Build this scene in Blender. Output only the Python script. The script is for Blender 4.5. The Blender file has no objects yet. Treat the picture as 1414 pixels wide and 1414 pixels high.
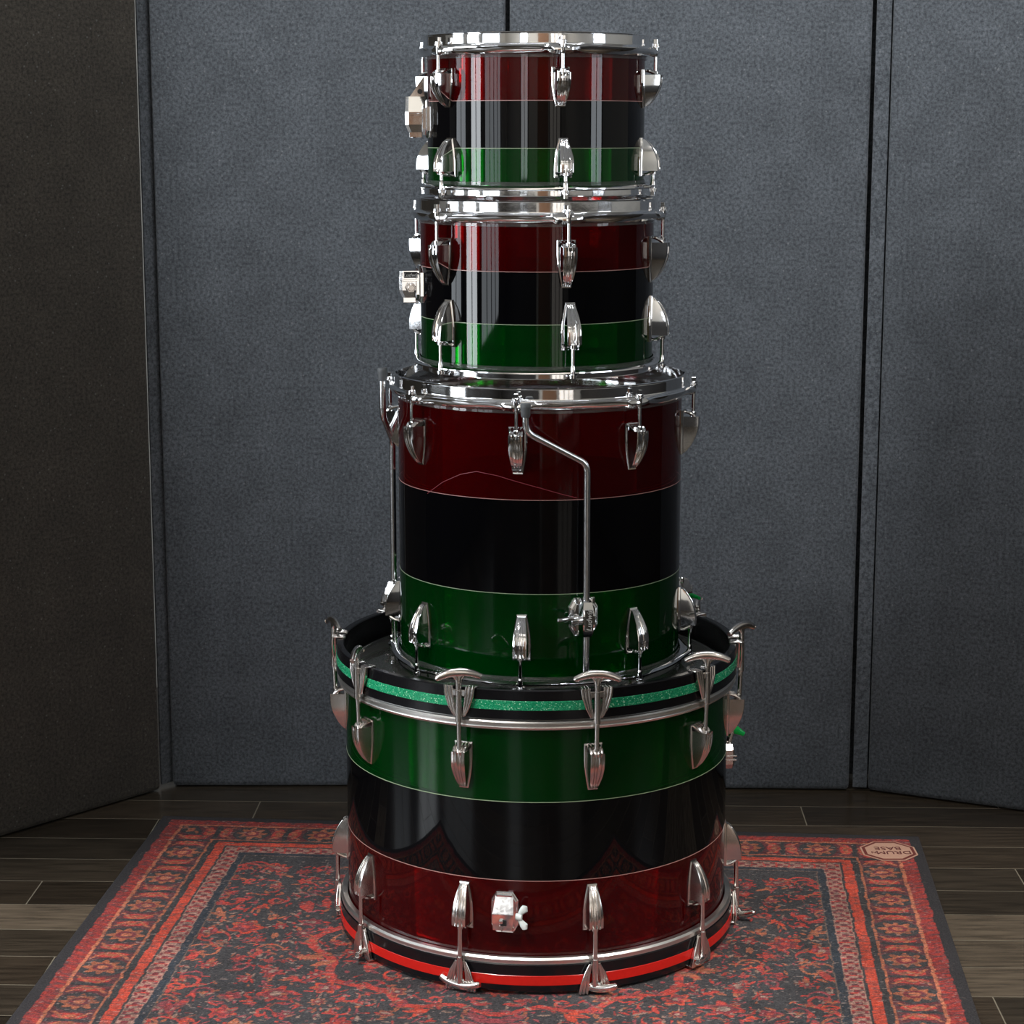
import bpy, math, random
import numpy as np
from mathutils import Matrix, Vector
random.seed(4)
PI = math.pi
sc = bpy.context.scene
COL = sc.collection
V = Vector

# ------------------------------------------------------------------ materials
def new_mat(name):
    m = bpy.data.materials.new(name); m.use_nodes = True
    nt = m.node_tree; nt.nodes.clear()
    out = nt.nodes.new('ShaderNodeOutputMaterial')
    return m, nt, out
def N(nt, typ, **kw):
    n = nt.nodes.new(typ)
    for k, v in kw.items():
        if k.startswith('i_'):
            n.inputs[k[2:].replace('_', ' ')].default_value = v
        else: setattr(n, k, v)
    return n
def rgba(c): return (c[0], c[1], c[2], 1)
def noise_bump(nt, bs, scale, strength, dist=.001, vec=None, detail=3):
    nz = N(nt, 'ShaderNodeTexNoise'); nz.inputs['Scale'].default_value = scale; nz.inputs['Detail'].default_value = detail
    if vec: nt.links.new(vec, nz.inputs['Vector'])
    bp = N(nt, 'ShaderNodeBump'); bp.inputs['Strength'].default_value = strength; bp.inputs['Distance'].default_value = dist
    nt.links.new(nz.outputs['Fac'], bp.inputs['Height']); nt.links.new(bp.outputs['Normal'], bs.inputs['Normal'])
    return nz
def objvec(nt, scale=None):
    tc = N(nt, 'ShaderNodeTexCoord')
    if scale is None: return tc.outputs['Object']
    mp = N(nt, 'ShaderNodeMapping'); mp.inputs['Scale'].default_value = scale
    nt.links.new(tc.outputs['Object'], mp.inputs['Vector'])
    return mp.outputs['Vector']
def metal(name, col, rough, bump=.03, var=.04):
    m, nt, out = new_mat(name)
    b = N(nt, 'ShaderNodeBsdfPrincipled')
    b.inputs['Base Color'].default_value = rgba(col); b.inputs['Metallic'].default_value = 1
    vec = objvec(nt)
    nz = noise_bump(nt, b, 180, bump, .0006, vec)
    mr = N(nt, 'ShaderNodeMapRange'); mr.inputs['To Min'].default_value = max(0, rough - var); mr.inputs['To Max'].default_value = rough + var
    nt.links.new(nz.outputs['Fac'], mr.inputs['Value']); nt.links.new(mr.outputs['Result'], b.inputs['Roughness'])
    nt.links.new(b.outputs[0], out.inputs[0])
    return m
def plastic(name, col, rough=.4, bump=.05, scale=150, coat=0, spec=.5):
    m, nt, out = new_mat(name)
    b = N(nt, 'ShaderNodeBsdfPrincipled')
    b.inputs['Roughness'].default_value = rough; b.inputs['Coat Weight'].default_value = coat
    b.inputs['Specular IOR Level'].default_value = spec
    vec = objvec(nt); nz = noise_bump(nt, b, scale, bump, .0006, vec)
    cr = N(nt, 'ShaderNodeMix', data_type='RGBA')
    cr.inputs[6].default_value = rgba([c * .85 for c in col]); cr.inputs[7].default_value = rgba([min(1, c * 1.15) for c in col])
    nt.links.new(nz.outputs['Fac'], cr.inputs[0]); nt.links.new(cr.outputs[2], b.inputs['Base Color'])
    nt.links.new(b.outputs[0], out.inputs[0])
    return m
def acrylic(name, tint, body, clear, rough=.03, ior=1.42):
    """Thin tinted sheet: a coated surface over tinted see-through and a little body colour."""
    m, nt, out = new_mat(name)
    tr = N(nt, 'ShaderNodeBsdfTransparent'); tr.inputs[0].default_value = rgba(tint)
    df = N(nt, 'ShaderNodeBsdfDiffuse'); df.inputs[0].default_value = rgba(body)
    tl = N(nt, 'ShaderNodeBsdfTranslucent'); tl.inputs[0].default_value = rgba(body)
    m0 = N(nt, 'ShaderNodeMixShader'); m0.inputs[0].default_value = .5
    nt.links.new(df.outputs[0], m0.inputs[1]); nt.links.new(tl.outputs[0], m0.inputs[2])
    m1 = N(nt, 'ShaderNodeMixShader'); m1.inputs[0].default_value = clear
    nt.links.new(m0.outputs[0], m1.inputs[1]); nt.links.new(tr.outputs[0], m1.inputs[2])
    fr = N(nt, 'ShaderNodeFresnel'); fr.inputs[0].default_value = ior
    gl = N(nt, 'ShaderNodeBsdfGlossy'); gl.inputs['Roughness'].default_value = rough
    # faint waviness and fine vertical wear of an old cast acrylic sheet
    vec = objvec(nt, (1, 1, .12)); nz = N(nt, 'ShaderNodeTexNoise'); nz.inputs['Scale'].default_value = 22
    nt.links.new(vec, nz.inputs['Vector'])
    bp = N(nt, 'ShaderNodeBump'); bp.inputs['Strength'].default_value = .12; bp.inputs['Distance'].default_value = .002
    nt.links.new(nz.outputs['Fac'], bp.inputs['Height'])
    nt.links.new(bp.outputs['Normal'], gl.inputs['Normal'])
    m2 = N(nt, 'ShaderNodeMixShader')
    nt.links.new(fr.outputs[0], m2.inputs[0]); nt.links.new(m1.outputs[0], m2.inputs[1]); nt.links.new(gl.outputs[0], m2.inputs[2])
    nt.links.new(m2.outputs[0], out.inputs[0])
    return m

M = {}
M['chrome'] = metal('chrome', (.86, .86, .87), .07)
M['nickel'] = metal('aged nickel', (.72, .68, .65), .2, .08)
M['steel'] = metal('steel rod', (.80, .80, .81), .2)
M['alu'] = metal('brushed aluminium ring', (.74, .73, .70), .34, .06)
M['dark'] = plastic('black hole', (.01, .01, .01), .7)
M['rubber'] = plastic('grey rubber', (.09, .095, .10), .6)
M['red'] = acrylic('red acrylic', (.62, .012, .016), (.22, .002, .004), .78)
M['green'] = acrylic('green acrylic', (.012, .50, .07), (.0, .15, .018), .78)
M['black'] = acrylic('black acrylic', (.0, .0, .0), (.003, .003, .004), .0)
M['seam_red'] = plastic('glued seam', (.42, .22, .20), .3)
M['seam_green'] = plastic('glued seam green', (.30, .38, .24), .3)
M['pale_line'] = plastic('thin line on red acrylic', (.30, .04, .06), .4)
M['head'] = acrylic('clear drum film', (.93, .94, .95), (.46, .47, .45), .80, .04)
M['lacquer'] = plastic('black lacquered wood', (.004, .004, .005), .2, .03, 60, 0, .4)
M['wing_reflect_green'] = acrylic('chrome with green reflection in colour', (.1, .9, .3), (.01, .55, .12), .25)  # green shell reflected in the chrome wings, put into their colour
M['paint_white'] = plastic('white paint', (.55, .54, .52), .5)
M['wing_white'] = plastic('matte nickel', (.62, .68, .66), .35)

def sparkle_mat():
    m, nt, out = new_mat('green sparkle')
    b = N(nt, 'ShaderNodeBsdfPrincipled'); vec = objvec(nt)
    vo = N(nt, 'ShaderNodeTexVoronoi'); vo.inputs['Scale'].default_value = 900
    nt.links.new(vec, vo.inputs['Vector'])
    bw = N(nt, 'ShaderNodeSeparateColor'); nt.links.new(vo.outputs['Color'], bw.inputs[0])
    cr = N(nt, 'ShaderNodeValToRGB'); e = cr.color_ramp.elements
    e[0].position = 0; e[0].color = (.0, .16, .07, 1); e[1].position = 1; e[1].color = (.55, .9, .65, 1)
    x = e.new(.6); x.color = (.01, .27, .12, 1); x = e.new(.93); x.color = (.04, .38, .18, 1)
    nt.links.new(bw.outputs[0], cr.inputs[0]); nt.links.new(cr.outputs[0], b.inputs['Base Color'])
    b.inputs['Roughness'].default_value = .25
    nt.links.new(b.outputs[0], out.inputs[0]); return m
M['sparkle'] = sparkle_mat()
M['inlay_red'] = plastic('red inlay', (.45, .010, .006), .25, .02)

def felt_mat(name, c0, c1):
    m, nt, out = new_mat(name)
    b = N(nt, 'ShaderNodeBsdfPrincipled'); b.inputs['Roughness'].default_value = .95
    b.inputs['Specular IOR Level'].default_value = .15; b.inputs['Sheen Weight'].default_value = .15
    vec = objvec(nt)
    n1 = N(nt, 'ShaderNodeTexNoise'); n1.inputs['Scale'].default_value = 190; n1.inputs['Detail'].default_value = 6; n1.inputs['Roughness'].default_value = .72
    n2 = N(nt, 'ShaderNodeTexNoise'); n2.inputs['Scale'].default_value = 14; n2.inputs['Detail'].default_value = 5
    for n in (n1, n2): nt.links.new(vec, n.inputs['Vector'])
    r1 = N(nt, 'ShaderNodeValToRGB'); e = r1.color_ramp.elements
    e[0].position = .36; e[0].color = rgba(c0); e[1].position = .66; e[1].color = rgba(c1)
    nt.links.new(n1.outputs['Fac'], r1.inputs[0])
    mr = N(nt, 'ShaderNodeMapRange'); mr.inputs['From Min'].default_value = .3; mr.inputs['From Max'].default_value = .7
    mr.inputs['To Min'].default_value = .86; mr.inputs['To Max'].default_value = 1.14
    nt.links.new(n2.outputs['Fac'], mr.inputs['Value'])
    mx = N(nt, 'ShaderNodeMix', data_type='RGBA', blend_type='MULTIPLY'); mx.inputs[0].default_value = 1
    nt.links.new(r1.outputs[0], mx.inputs[6]); nt.links.new(mr.outputs[0], mx.inputs[7])
    # pale lint flecks
    vo = N(nt, 'ShaderNodeTexVoronoi'); vo.inputs['Scale'].default_value = 62; nt.links.new(vec, vo.inputs['Vector'])
    lt = N(nt, 'ShaderNodeMath', operation='LESS_THAN'); lt.inputs[1].default_value = .10; nt.links.new(vo.outputs['Distance'], lt.inputs[0])
    sp = N(nt, 'ShaderNodeMath', operation='MULTIPLY'); sp.inputs[1].default_value = .15; nt.links.new(lt.outputs[0], sp.inputs[0])
    m2 = N(nt, 'ShaderNodeMix', data_type='RGBA'); m2.inputs[7].default_value = (.35, .35, .35, 1)
    nt.links.new(sp.outputs[0], m2.inputs[0]); nt.links.new(mx.outputs[2], m2.inputs[6])
    nt.links.new(m2.outputs[2], b.inputs['Base Color'])
    bp = N(nt, 'ShaderNodeBump'); bp.inputs['Strength'].default_value = .35; bp.inputs['Distance'].default_value = .002
    nt.links.new(n1.outputs['Fac'], bp.inputs['Height']); nt.links.new(bp.outputs[0], b.inputs['Normal'])
    nt.links.new(b.outputs[0], out.inputs[0]); return m
M['felt_warm_shade'] = felt_mat('charcoal felt with warm dim light in colour', (.019, .0165, .0135), (.070, .060, .048))  # warm, dim light on the left panel put into its felt colour
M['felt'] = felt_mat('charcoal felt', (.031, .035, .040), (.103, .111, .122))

def attr_mat(name, rough, bscale, bstr, spec=.5, grain=None):
    m, nt, out = new_mat(name)
    b = N(nt, 'ShaderNodeBsdfPrincipled'); b.inputs['Roughness'].default_value = rough
    b.inputs['Specular IOR Level'].default_value = spec
    at = N(nt, 'ShaderNodeVertexColor'); at.layer_name = 'Col'
    vec = objvec(nt, grain or (1, 1, 1))
    nz = noise_bump(nt, b, bscale, bstr, .0015, vec, 6)
    mr = N(nt, 'ShaderNodeMapRange'); mr.inputs['From Min'].default_value = .3; mr.inputs['From Max'].default_value = .7
    mr.inputs['To Min'].default_value = .55; mr.inputs['To Max'].default_value = 1.45
    nt.links.new(nz.outputs['Fac'], mr.inputs['Value'])
    mx = N(nt, 'ShaderNodeMix', data_type='RGBA', blend_type='MULTIPLY'); mx.inputs[0].default_value = 1
    nt.links.new(at.outputs['Color'], mx.inputs[6]); nt.links.new(mr.outputs[0], mx.inputs[7])
    nt.links.new(mx.outputs[2], b.inputs['Base Color'])
    nt.links.new(b.outputs[0], out.inputs[0]); return m
M['plank'] = attr_mat('wood look plank', .27, 9, .25, .5, (1.2, 14, 1))
M['rug'] = attr_mat('woven rug', .9, 420, .6, .2)
M['grout'] = plastic('grout', (.15, .13, .095), .8)
M['wall'] = plastic('painted wall', (.52, .50, .46), .8, .1, 40)
M['dark_added'] = plastic('added dark wall band', (.025, .022, .02), .6, .1, 40)  # for the unseen band added to darken low reflections
M['ceil'] = plastic('ceiling paint', (.45, .44, .42), .9, .1, 40)
M['frame'] = plastic('window frame', (.10, .09, .08), .5)
M['wood'] = plastic('door wood', (.22, .12, .07), .4, .1, 30)
M['ink'] = plastic('rug ink', (.10, .02, .02), .9)
M['badge'] = plastic('rug badge', (.42, .24, .17), .9, .4, 400)
M['badge_rim'] = plastic('rug badge rim', (.12, .02, .015), .9, .4, 400)

# ------------------------------------------------------------------ mesh helpers
class MB:
    def __init__(s): s.v = []; s.f = []; s.mi = []; s.sm = []
    def add(s, vs, fs, mi=0, T=None, smooth=True):
        o = len(s.v)
        for p in vs:
            p = V(p)
            if T is not None: p = T @ p
            s.v.append(tuple(p))
        for k, f in enumerate(fs):
            s.f.append(tuple(i + o for i in f)); s.mi.append(mi); s.sm.append(smooth)
    def loft(s, rings, mi=0, cap=(True, True), closed=True, T=None, smooth=True):
        n = len(rings[0]); vs = [p for r in rings for p in r]; fs = []
        for i in range(len(rings) - 1):
            for j in range(n if closed else n - 1):
                k = (j + 1) % n
                fs.append((i * n + j, i * n + k, (i + 1) * n + k, (i + 1) * n + j))
        s.add(vs, fs, mi, T, smooth)
        if cap[0]: s.add(rings[0], [tuple(range(n))[::-1]], mi, T, False)
        if cap[1]: s.add(rings[-1], [tuple(range(n))], mi, T, False)
    def lathe(s, prof, seg=128, mi=0, mis=None, closed=False, rmod=None):
        rings = []
        pr = list(prof) + ([prof[0]] if closed else [])
        n = len(pr); vs = []; o = len(s.v)
        for j in range(seg):
            a = 2 * PI * j / seg
            for i, (r, z) in enumerate(pr):
                if rmod: r, z = rmod(i, r, z, a)
                vs.append((r * math.sin(a), -r * math.cos(a), z))
        s.v += vs
        for j in range(seg):
            k = (j + 1) % seg
            for i in range(n - 1):
                s.f.append((o + j * n + i, o + k * n + i, o + k * n + i + 1, o + j * n + i + 1))
                s.mi.append(mis[i] if mis else mi); s.sm.append(True)
    def tube(s, path, rad, seg=12, mi=0, T=None, squash=None, cap=True):
        path = [V(p) for p in path]; n = len(path)
        if not hasattr(rad, '__len__'): rad = [rad] * n
        rings = []; up = None
        for i, p in enumerate(path):
            d = (path[min(i + 1, n - 1)] - path[max(i - 1, 0)]).normalized()
            if up is None:
                up = V((0, -1, 0)) if abs(d.y) < .9 else V((1, 0, 0))
            a = (up - d * up.dot(d)).normalized(); up = a; b = d.cross(a)
            sa, sb = squash if squash else (1, 1)
            rings.append([p + (a * math.cos(t) * sa + b * math.sin(t) * sb) * rad[i] for t in [2 * PI * k / seg for k in range(seg)]])
        s.loft(rings, mi, (cap, cap), True, T)
    def cyl(s, p0, p1, r, seg=20, mi=0, r1=None, T=None, bevel=.0):
        p0, p1 = V(p0), V(p1); r1 = r if r1 is None else r1
        if bevel:
            d = (p1 - p0).normalized() * bevel
            s.tube([p0, p0 + d, p1 - d, p1], [r - bevel, r, r1, r1 - bevel], seg, mi, T)
        else: s.tube([p0, p1], [r, r1], seg, mi, T)
    def box(s, c, d, mi=0, bev=.001, T=None, taper=1.0):
        """bevelled box, centre c, full dims d; the top (z+) scaled by taper"""
        x, y, z = [q / 2 for q in d]; cx, cy, cz = c; b = min(bev, x * .9, y * .9, z * .9)
        def ring(zz, k, ins):
            X, Y = (x - ins) * k, (y - ins) * k; bb = b * .7
            return [(cx + px, cy + py, cz + zz) for px, py in ((X, -Y + bb), (X, Y - bb), (X - bb, Y), (-X + bb, Y), (-X, Y - bb), (-X, -Y + bb), (-X + bb, -Y), (X - bb, -Y))]
        s.loft([ring(-z, 1, b), ring(-z + b, 1, 0), ring(z - b, taper, 0), ring(z, taper, b)], mi, (True, True), True, T, False)
    def prism(s, pts, y0, y1, mi=0, T=None, bev=0):
        """outline pts in x,z, extruded along y from y0 (back) to y1 (front, more negative)"""
        cx = sum(p[0] for p in pts) / len(pts); cz = sum(p[1] for p in pts) / len(pts)
        def ring(y, k): return [(cx + (p[0] - cx) * k, y, cz + (p[1] - cz) * k) for p in pts]
        if bev:
            sgn = -1 if y1 < y0 else 1
            s.loft([ring(y0, 1), ring(y1 - sgn * bev, 1), ring(y1, 1 - bev / max(abs(p[0] - cx) for p in pts))], mi, (True, True), True, T, False)
        else: s.loft([ring(y0, 1), ring(y1, 1)], mi, (True, True), True, T, False)
    def build(s, name, mats, parent=None, smooth_angle=True):
        me = bpy.data.meshes.new(name)
        me.from_pydata(s.v, [], s.f)
        if not isinstance(mats, (list, tuple)): mats = [mats]
        for m in mats: me.materials.append(m)
        me.polygons.foreach_set('material_index', s.mi)
        me.polygons.foreach_set('use_smooth', s.sm)
        me.update()
        import bmesh
        bm = bmesh.new(); bm.from_mesh(me)
        bmesh.ops.recalc_face_normals(bm, faces=bm.faces)
        for e in bm.edges:
            if len(e.link_faces) == 2 and e.calc_face_angle(0) > math.radians(38): e.smooth = False
        bm.to_mesh(me); bm.free()
        o = bpy.data.objects.new(name, me); COL.objects.link(o)
        if parent: o.parent = parent
        return o
def tag(o, label=None, cat=None, group=None, kind=None):
    if label: o['label'] = label
    if cat: o['category'] = cat
    if group: o['group'] = group
    if kind: o['kind'] = kind
    return o
def empty(name, loc):
    o = bpy.data.objects.new(name, None); o.location = loc; o.empty_display_size = .05
    COL.objects.link(o); return o
def copy_of(o, parent, rz, loc=None, kids=True):
    c = o.copy(); COL.objects.link(c); c.parent = parent
    c.rotation_euler = (o.rotation_euler[0], o.rotation_euler[1], rz)
    if loc is not None: c.location = loc
    if kids:
        for ch in list(o.children):
            d = ch.copy(); COL.objects.link(d); d.parent = c
    return c
def text_mesh(body, size, depth, mat, name='lettering', shear=0.0, parent=None):
    cu = bpy.data.curves.new('t', 'FONT'); cu.body = body; cu.size = size; cu.extrude = depth; cu.shear = shear
    cu.align_x = 'CENTER'; cu.align_y = 'CENTER'; cu.resolution_u = 3
    ob = bpy.data.objects.new('t', cu); COL.objects.link(ob)
    bpy.context.view_layer.update()
    me = bpy.data.meshes.new_from_object(ob.evaluated_get(bpy.context.evaluated_depsgraph_get()))
    bpy.data.objects.remove(ob)
    me.materials.clear(); me.materials.append(mat)
    o = bpy.data.objects.new(name, me); COL.objects.link(o)
    if parent: o.parent = parent
    return o

# ------------------------------------------------------------------ drum hardware (built facing -y, turned about z)
def lug_mesh(name, R, L, k=1.0):
    """fluted teardrop lug; rod end up, origin at drum axis; k scales width"""
    b = MB(); n = 14
    def halfw(t, w0, w1):              # t 0 at tail .. 1 at rod end
        return (w1 + (w0 - w1) * math.sin(min(1, t * 1.35) * PI / 2)) * k
    # base plate
    zs = [i / n for i in range(n + 1)]
    ol = [(halfw(t, .0128, .0068), -L / 2 + L * t) for t in zs]
    pts = [(x, z) for x, z in ol] + [(-x, z) for x, z in reversed(ol)]
    b.prism(pts, -R + .003, -R - .0032, bev=.0009)
    # raised collar just above the pod
    for i in range(4):
        x = (-.0072 + .0048 * i) * k
        b.tube([(x, -R - .003, L * .47), (x, -R - .010, L * .45), (x, -R - .017, L * .39), (x, -R - .02, L * .33)], [.0016, .0024, .0026, .002], 8)
    # pod
    rings = []
    m = 16; gro = (7, 12, 16, 21)
    for i in range(m + 1):
        t = i / m
        z = -L * .46 + t * (L * .82)
        h = .0035 + .0205 * math.sin(min(1, t * 1.18) * PI / 2) ** .8
        w = halfw(t, .0104, .0056)
        ring = [(w, -R - .002, z), (w * .99, -R - .002 - h * .55, z), (w * .95, -R - .002 - h * .92, z)]
        for k_ in range(21):
            u = 1 - k_ / 10
            dep = .0019 if k_ in (4, 5, 10, 15, 16) and 0 < i < m else (.0012 if k_ in (9, 11) and 0 < i < m else 0)
            ring.append((.86 * w * u, -R - .002 - h + .0012 * u * u * (h / .024) + dep * min(1, h / .012), z))
        ring += [(-w * .95, -R - .002 - h * .92, z), (-w * .99, -R - .002 - h * .55, z), (-w, -R - .002, z)]
        rings.append(ring)
    b.loft(rings, 0, (True, True))
    # swivel nut
    b.cyl((0, -R - .0165, L * .34), (0, -R - .0165, L * .46), .0045, 14, bevel=.0008)
    o = b.build(name, M['chrome'])
    return o

def make_lugs(root, R, L, z, ang, up, mat, k=1.0, first=None):
    res = []
    for i, a in enumerate(ang):
        if first is None:
            first = lug_mesh('lug', R, L, k); first.data.materials[0] = mat
            o = first; o.parent = root
        else:
            o = first.copy(); COL.objects.link(o); o.parent = root
        o.location = (0, 0, z); o.rotation_euler = (0, 0 if up else PI, math.radians(a) + (0 if up else PI))
        res.append(o)
    return first

# rotated 180 about y puts outward -y still -y, x mirrored: no extra turn needed
def set_rot(o, a, up): o.rotation_euler = (0, 0 if up else PI, math.radians(a))

def tom_hoop(root, name, R, z_in, z_out, lug_ang, up):
    """triple-flanged steel hoop; z_in = flange bottom over the shell, z_out = outer rim"""
    H = z_out - z_in
    r = R + .0055
    prof = [(r - .0032, z_out - .10 * H), (r - .0022, z_out - .02 * H), (r - .0004, z_out), (r + .0012, z_out - .03 * H), (r + .0010, z_out - .07 * H), (r, z_out - .10 * H), (r, z_out - .125 * H), (r, z_out - .30 * H), (r, z_out - .50 * H), (r, z_out - .53 * H),
            (r + .0008, z_out - .57 * H), (r + .0052, z_out - .60 * H), (r + .0078, z_out - .66 * H), (r + .0075, z_out - .78 * H),
            (r + .0030, z_out - .93 * H), (r + .0004, z_out - 1.0 * H), (r - .0025, z_out - .98 * H), (r - .0028, z_out - .5 * H)]
    la = [math.radians(a) for a in lug_ang]
    def rmod(i, rr, z, a):
        d = min(abs((a - q + PI) % (2 * PI) - PI) for q in la) * R
        e = math.exp(-(d / .022) ** 2)
        if 11 <= i <= 13: rr += .0065 * e - .0012 * (1 - e)
        if i in (12, 13, 14): z -= H * .10 * e * (1 if H > 0 else 1)
        if i == 14: rr += .005 * e
        return rr, z
    b = MB(); b.lathe(prof, 240, closed=True, rmod=rmod)
    return b.build(name, M['chrome'], root)

def tom_rods(root, R, z_flange, z_lug, ang, up):
    sgn = 1 if up else -1
    zf = z_flange
    b = MB(); y = -R - .0165
    b.cyl((0, y, z_lug), (0, y, zf + sgn * .002), .0026, 12)
    b.cyl((0, y, zf - sgn * .0005), (0, y, zf + sgn * .0012), .0062, 18)
    b.cyl((0, y, zf + sgn * .0012), (0, y, zf + sgn * .0048), .0052, 18, bevel=.0006)
    T = Matrix.Translation((0, y, zf + sgn * .0075))
    b.box((0, 0, 0), (.0056, .0056, .0065), 0, .0006, T)
    # swelled part near the hoop
    b.tube([(0, y, zf - sgn * .001), (0, y, zf - sgn * .009), (0, y, zf - sgn * .013)], [.0038, .0036, .0026], 12)
    f = None
    for a in ang:
        if f is None: f = b.build('tension_rod', M['chrome'], root); o = f
        else: o = f.copy(); COL.objects.link(o); o.parent = root
        o.rotation_euler = (0, 0, math.radians(a))

def shell(root, R, z0, s2, s1, z1, low, high, lab):
    t = .006
    e = .00045
    prof = [(R, z0), (R, s2 - e), (R + .00012, s2 - e), (R + .00012, s2 + e), (R, s2 + e), (R, s1 - e), (R + .00012, s1 - e), (R + .00012, s1 + e), (R, s1 + e), (R, z1),
            (R - t, z1), (R - t, s1), (R - t, s2), (R - t, z0)]
    sl = 3 if low == 0 else 4; sh = 3 if high == 0 else 4
    mis = [low, sl, sl, sl, 2, 2, sh, sh, high if False else sh, high, high, high, 2, low]
    mis = [low, sl, sl, sl, 2, sh, sh, sh, high, high, high, 2, low, low]
    b = MB(); b.lathe(prof, 192, mis=mis, closed=True)
    return b.build('shell', [M['red'], M['green'], M['black'], M['seam_red'], M['seam_green']], root)

def head(root, R, z, edge):
    b = MB()
    s = 1 if edge > 0 else -1
    b.lathe([(0.0005, z), (R * .5, z), (R - .012, z), (R - .006, z - s * .0012), (R, z - s * .005), (R + .0006, z - s * .011)], 128)
    return b.build('drum_head', M['head'], root)

def tom(root, R, z0, s2, s1, z1, hb, ht, angT, angB, LT, zLT, zLB, k=1.0):
    """z values are heights above the root"""
    shell(root, R, z0, s2, s1, z1, 1, 0, None)
    head(root, R + .001, z1 + .0045, 1); head(root, R + .001, z0 - .0045, -1)
    tom_hoop(root, 'hoop', R, z1 - .002, ht, angT, True)
    tom_hoop(root, 'hoop', R, z0 + .002, hb, angB, False)
    f = None
    for zz, ang, up in ((zLT, angT, True), (zLB, angB, False)):
        for a in ang:
            if f is None: f = lug_mesh('lug', R, LT, k); o = f; o.parent = root
            else: o = f.copy(); COL.objects.link(o); o.parent = root
            o.location = (0, 0, zz); set_rot(o, a, up)
    H = ht - (z1 - .002)
    tom_rods(root, R, z1 - .002 + .44 * H, zLT + LT * .3, angT, True)
    H = (z0 + .002) - hb
    tom_rods(root, R, z0 + .002 - .44 * H, zLB - LT * .3, angB, False)

# ------------------------------------------------------------------ bass drum
BX = .036
bass = empty('bass_drum', (BX, 0, .003))
Zb = -.003                                   # root offset: heights below are above the floor
R = .2800
angb = [15 + 36 * i for i in range(10)]
shell(bass, R, .050 + Zb, .1627 + Zb, .2742 + Zb, .378 + Zb, 0, 1, None)
HR = .2925
def wood_hoop(z0, z1, i0, i1, inlay, name_label):
    b = MB(); t = .011; e = .0015
    b.lathe([(HR - e, z0), (HR, z0 + e), (HR, i0), (HR, i1), (HR, z1 - e), (HR - e, z1), (HR - t + e, z1), (HR - t, z1 - e), (HR - t, z0 + e), (HR - t + e, z0)], 192, closed=True)
    o = b.build('wood_hoop', M['lacquer'], bass)
    b = MB(); b.lathe([(HR + .0002, i0), (HR + .0006, i0 + .0005), (HR + .0006, i1 - .0005), (HR + .0002, i1), (HR - .001, i1), (HR - .001, i0)], 192, closed=True)
    p = b.build('inlay_stripe', inlay, o); p['label'] = name_label
    return o
wood_hoop(.0078 + Zb, .0475 + Zb, .0175 + Zb, .0315 + Zb, M['inlay_red'], 'bright red stripe inlaid in the black hoop')
wood_hoop(.3915 + Zb, .4335 + Zb, .4055 + Zb, .4185 + Zb, M['sparkle'], 'green sparkle stripe inlaid in the black hoop')
for zc, s in ((.0490, -1), (.3835, 1)):
    b = MB(); zc += Zb; r0 = .2878; h = .0068
    b.lathe([(r0 - .006, zc - h), (r0 - .001, zc - h), (r0 + .0022, zc - h + .0015), (r0 + .0034, zc - h * .35), (r0 + .0028, zc - .0006), (r0 + .0034, zc + .0012), (r0 + .0034, zc + h * .6), (r0 + .001, zc + h), (r0 - .006, zc + h)], 192, closed=True)
    b.build('head_ring', M['alu'], bass)
b = MB(); hz = .402 + Zb
b.lathe([(.0005, hz), (.15, hz), (.262, hz), (.270, hz - .0015), (.2755, hz - .007), (.2785, hz - .013)], 160); b.build('drum_head', M['head'], bass)
b = MB(); hz = .030 + Zb
b.lathe([(.0005, hz), (.15, hz), (.262, hz), (.270, hz + .0015), (.2755, hz + .007), (.2785, hz + .013)], 160); b.build('drum_head', M['head'], bass)

Lb = .0650
lugb = None
for zz, up in ((.3225 + Zb, True), (.1235 + Zb, False)):
    for a in angb:
        if lugb is None: lugb = lug_mesh('lug', R, Lb, 1.0); lugb.data.materials[0] = M['nickel']; o = lugb; o.parent = bass
        else: o = lugb.copy(); COL.objects.link(o); o.parent = bass
        o.location = (0, 0, zz); set_rot(o, a, up)

def claw_mb():
    """claw hook, origin at drum axis at hoop outer edge height 0 (hook top), arms spreading to the outer edge"""
    b = MB(); y0 = -HR - .0012
    for s in (-1, 1):
        # three knurled fingers over the hoop edge, drawn together into a point below
        for i, x in enumerate((.0112, .0160, .0205)):
            b.tube([(s * (x - .001), y0 + .013, -.001), (s * x, y0 + .011, .0008), (s * x, y0 + .001, .0014), (s * x, y0 - .0035, .0015), (s * (x * .93), y0 - .0045, -.009),
                    (s * (x * .62 + .0012), y0 - .0045, -.026), (s * (x * .25 + .002), y0 - .0035, -.039)], [.0010, .0017, .0020, .0024, .0024, .0019, .0012], 10)
        b.prism([(s * .0090, .0), (s * .0215, .001), (s * .0190, -.012), (s * .0105, -.028), (s * .0035, -.041), (s * .0058, -.024)], y0, y0 - .0030)
    b.box((0, y0 - .0035, -.026), (.0085, .006, .032), 0, .001)
    b.box((0, y0 - .0035, -.007), (.019, .004, .009), 0, .001)
    return b
def trod_mb(zl):
    """T-rod: from lug (zl, negative) up through the claw to a curved T handle"""
    b = MB(); y = -HR - .0068
    y2 = -R - .0178
    b.cyl((0, y, -.002), (0, y, -.047), .0045, 14, bevel=.0008)
    b.tube([(0, y, -.046), (0, (y + y2) / 2, -.055), (0, y2, zl)], .0033, 12)
    return b
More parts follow.
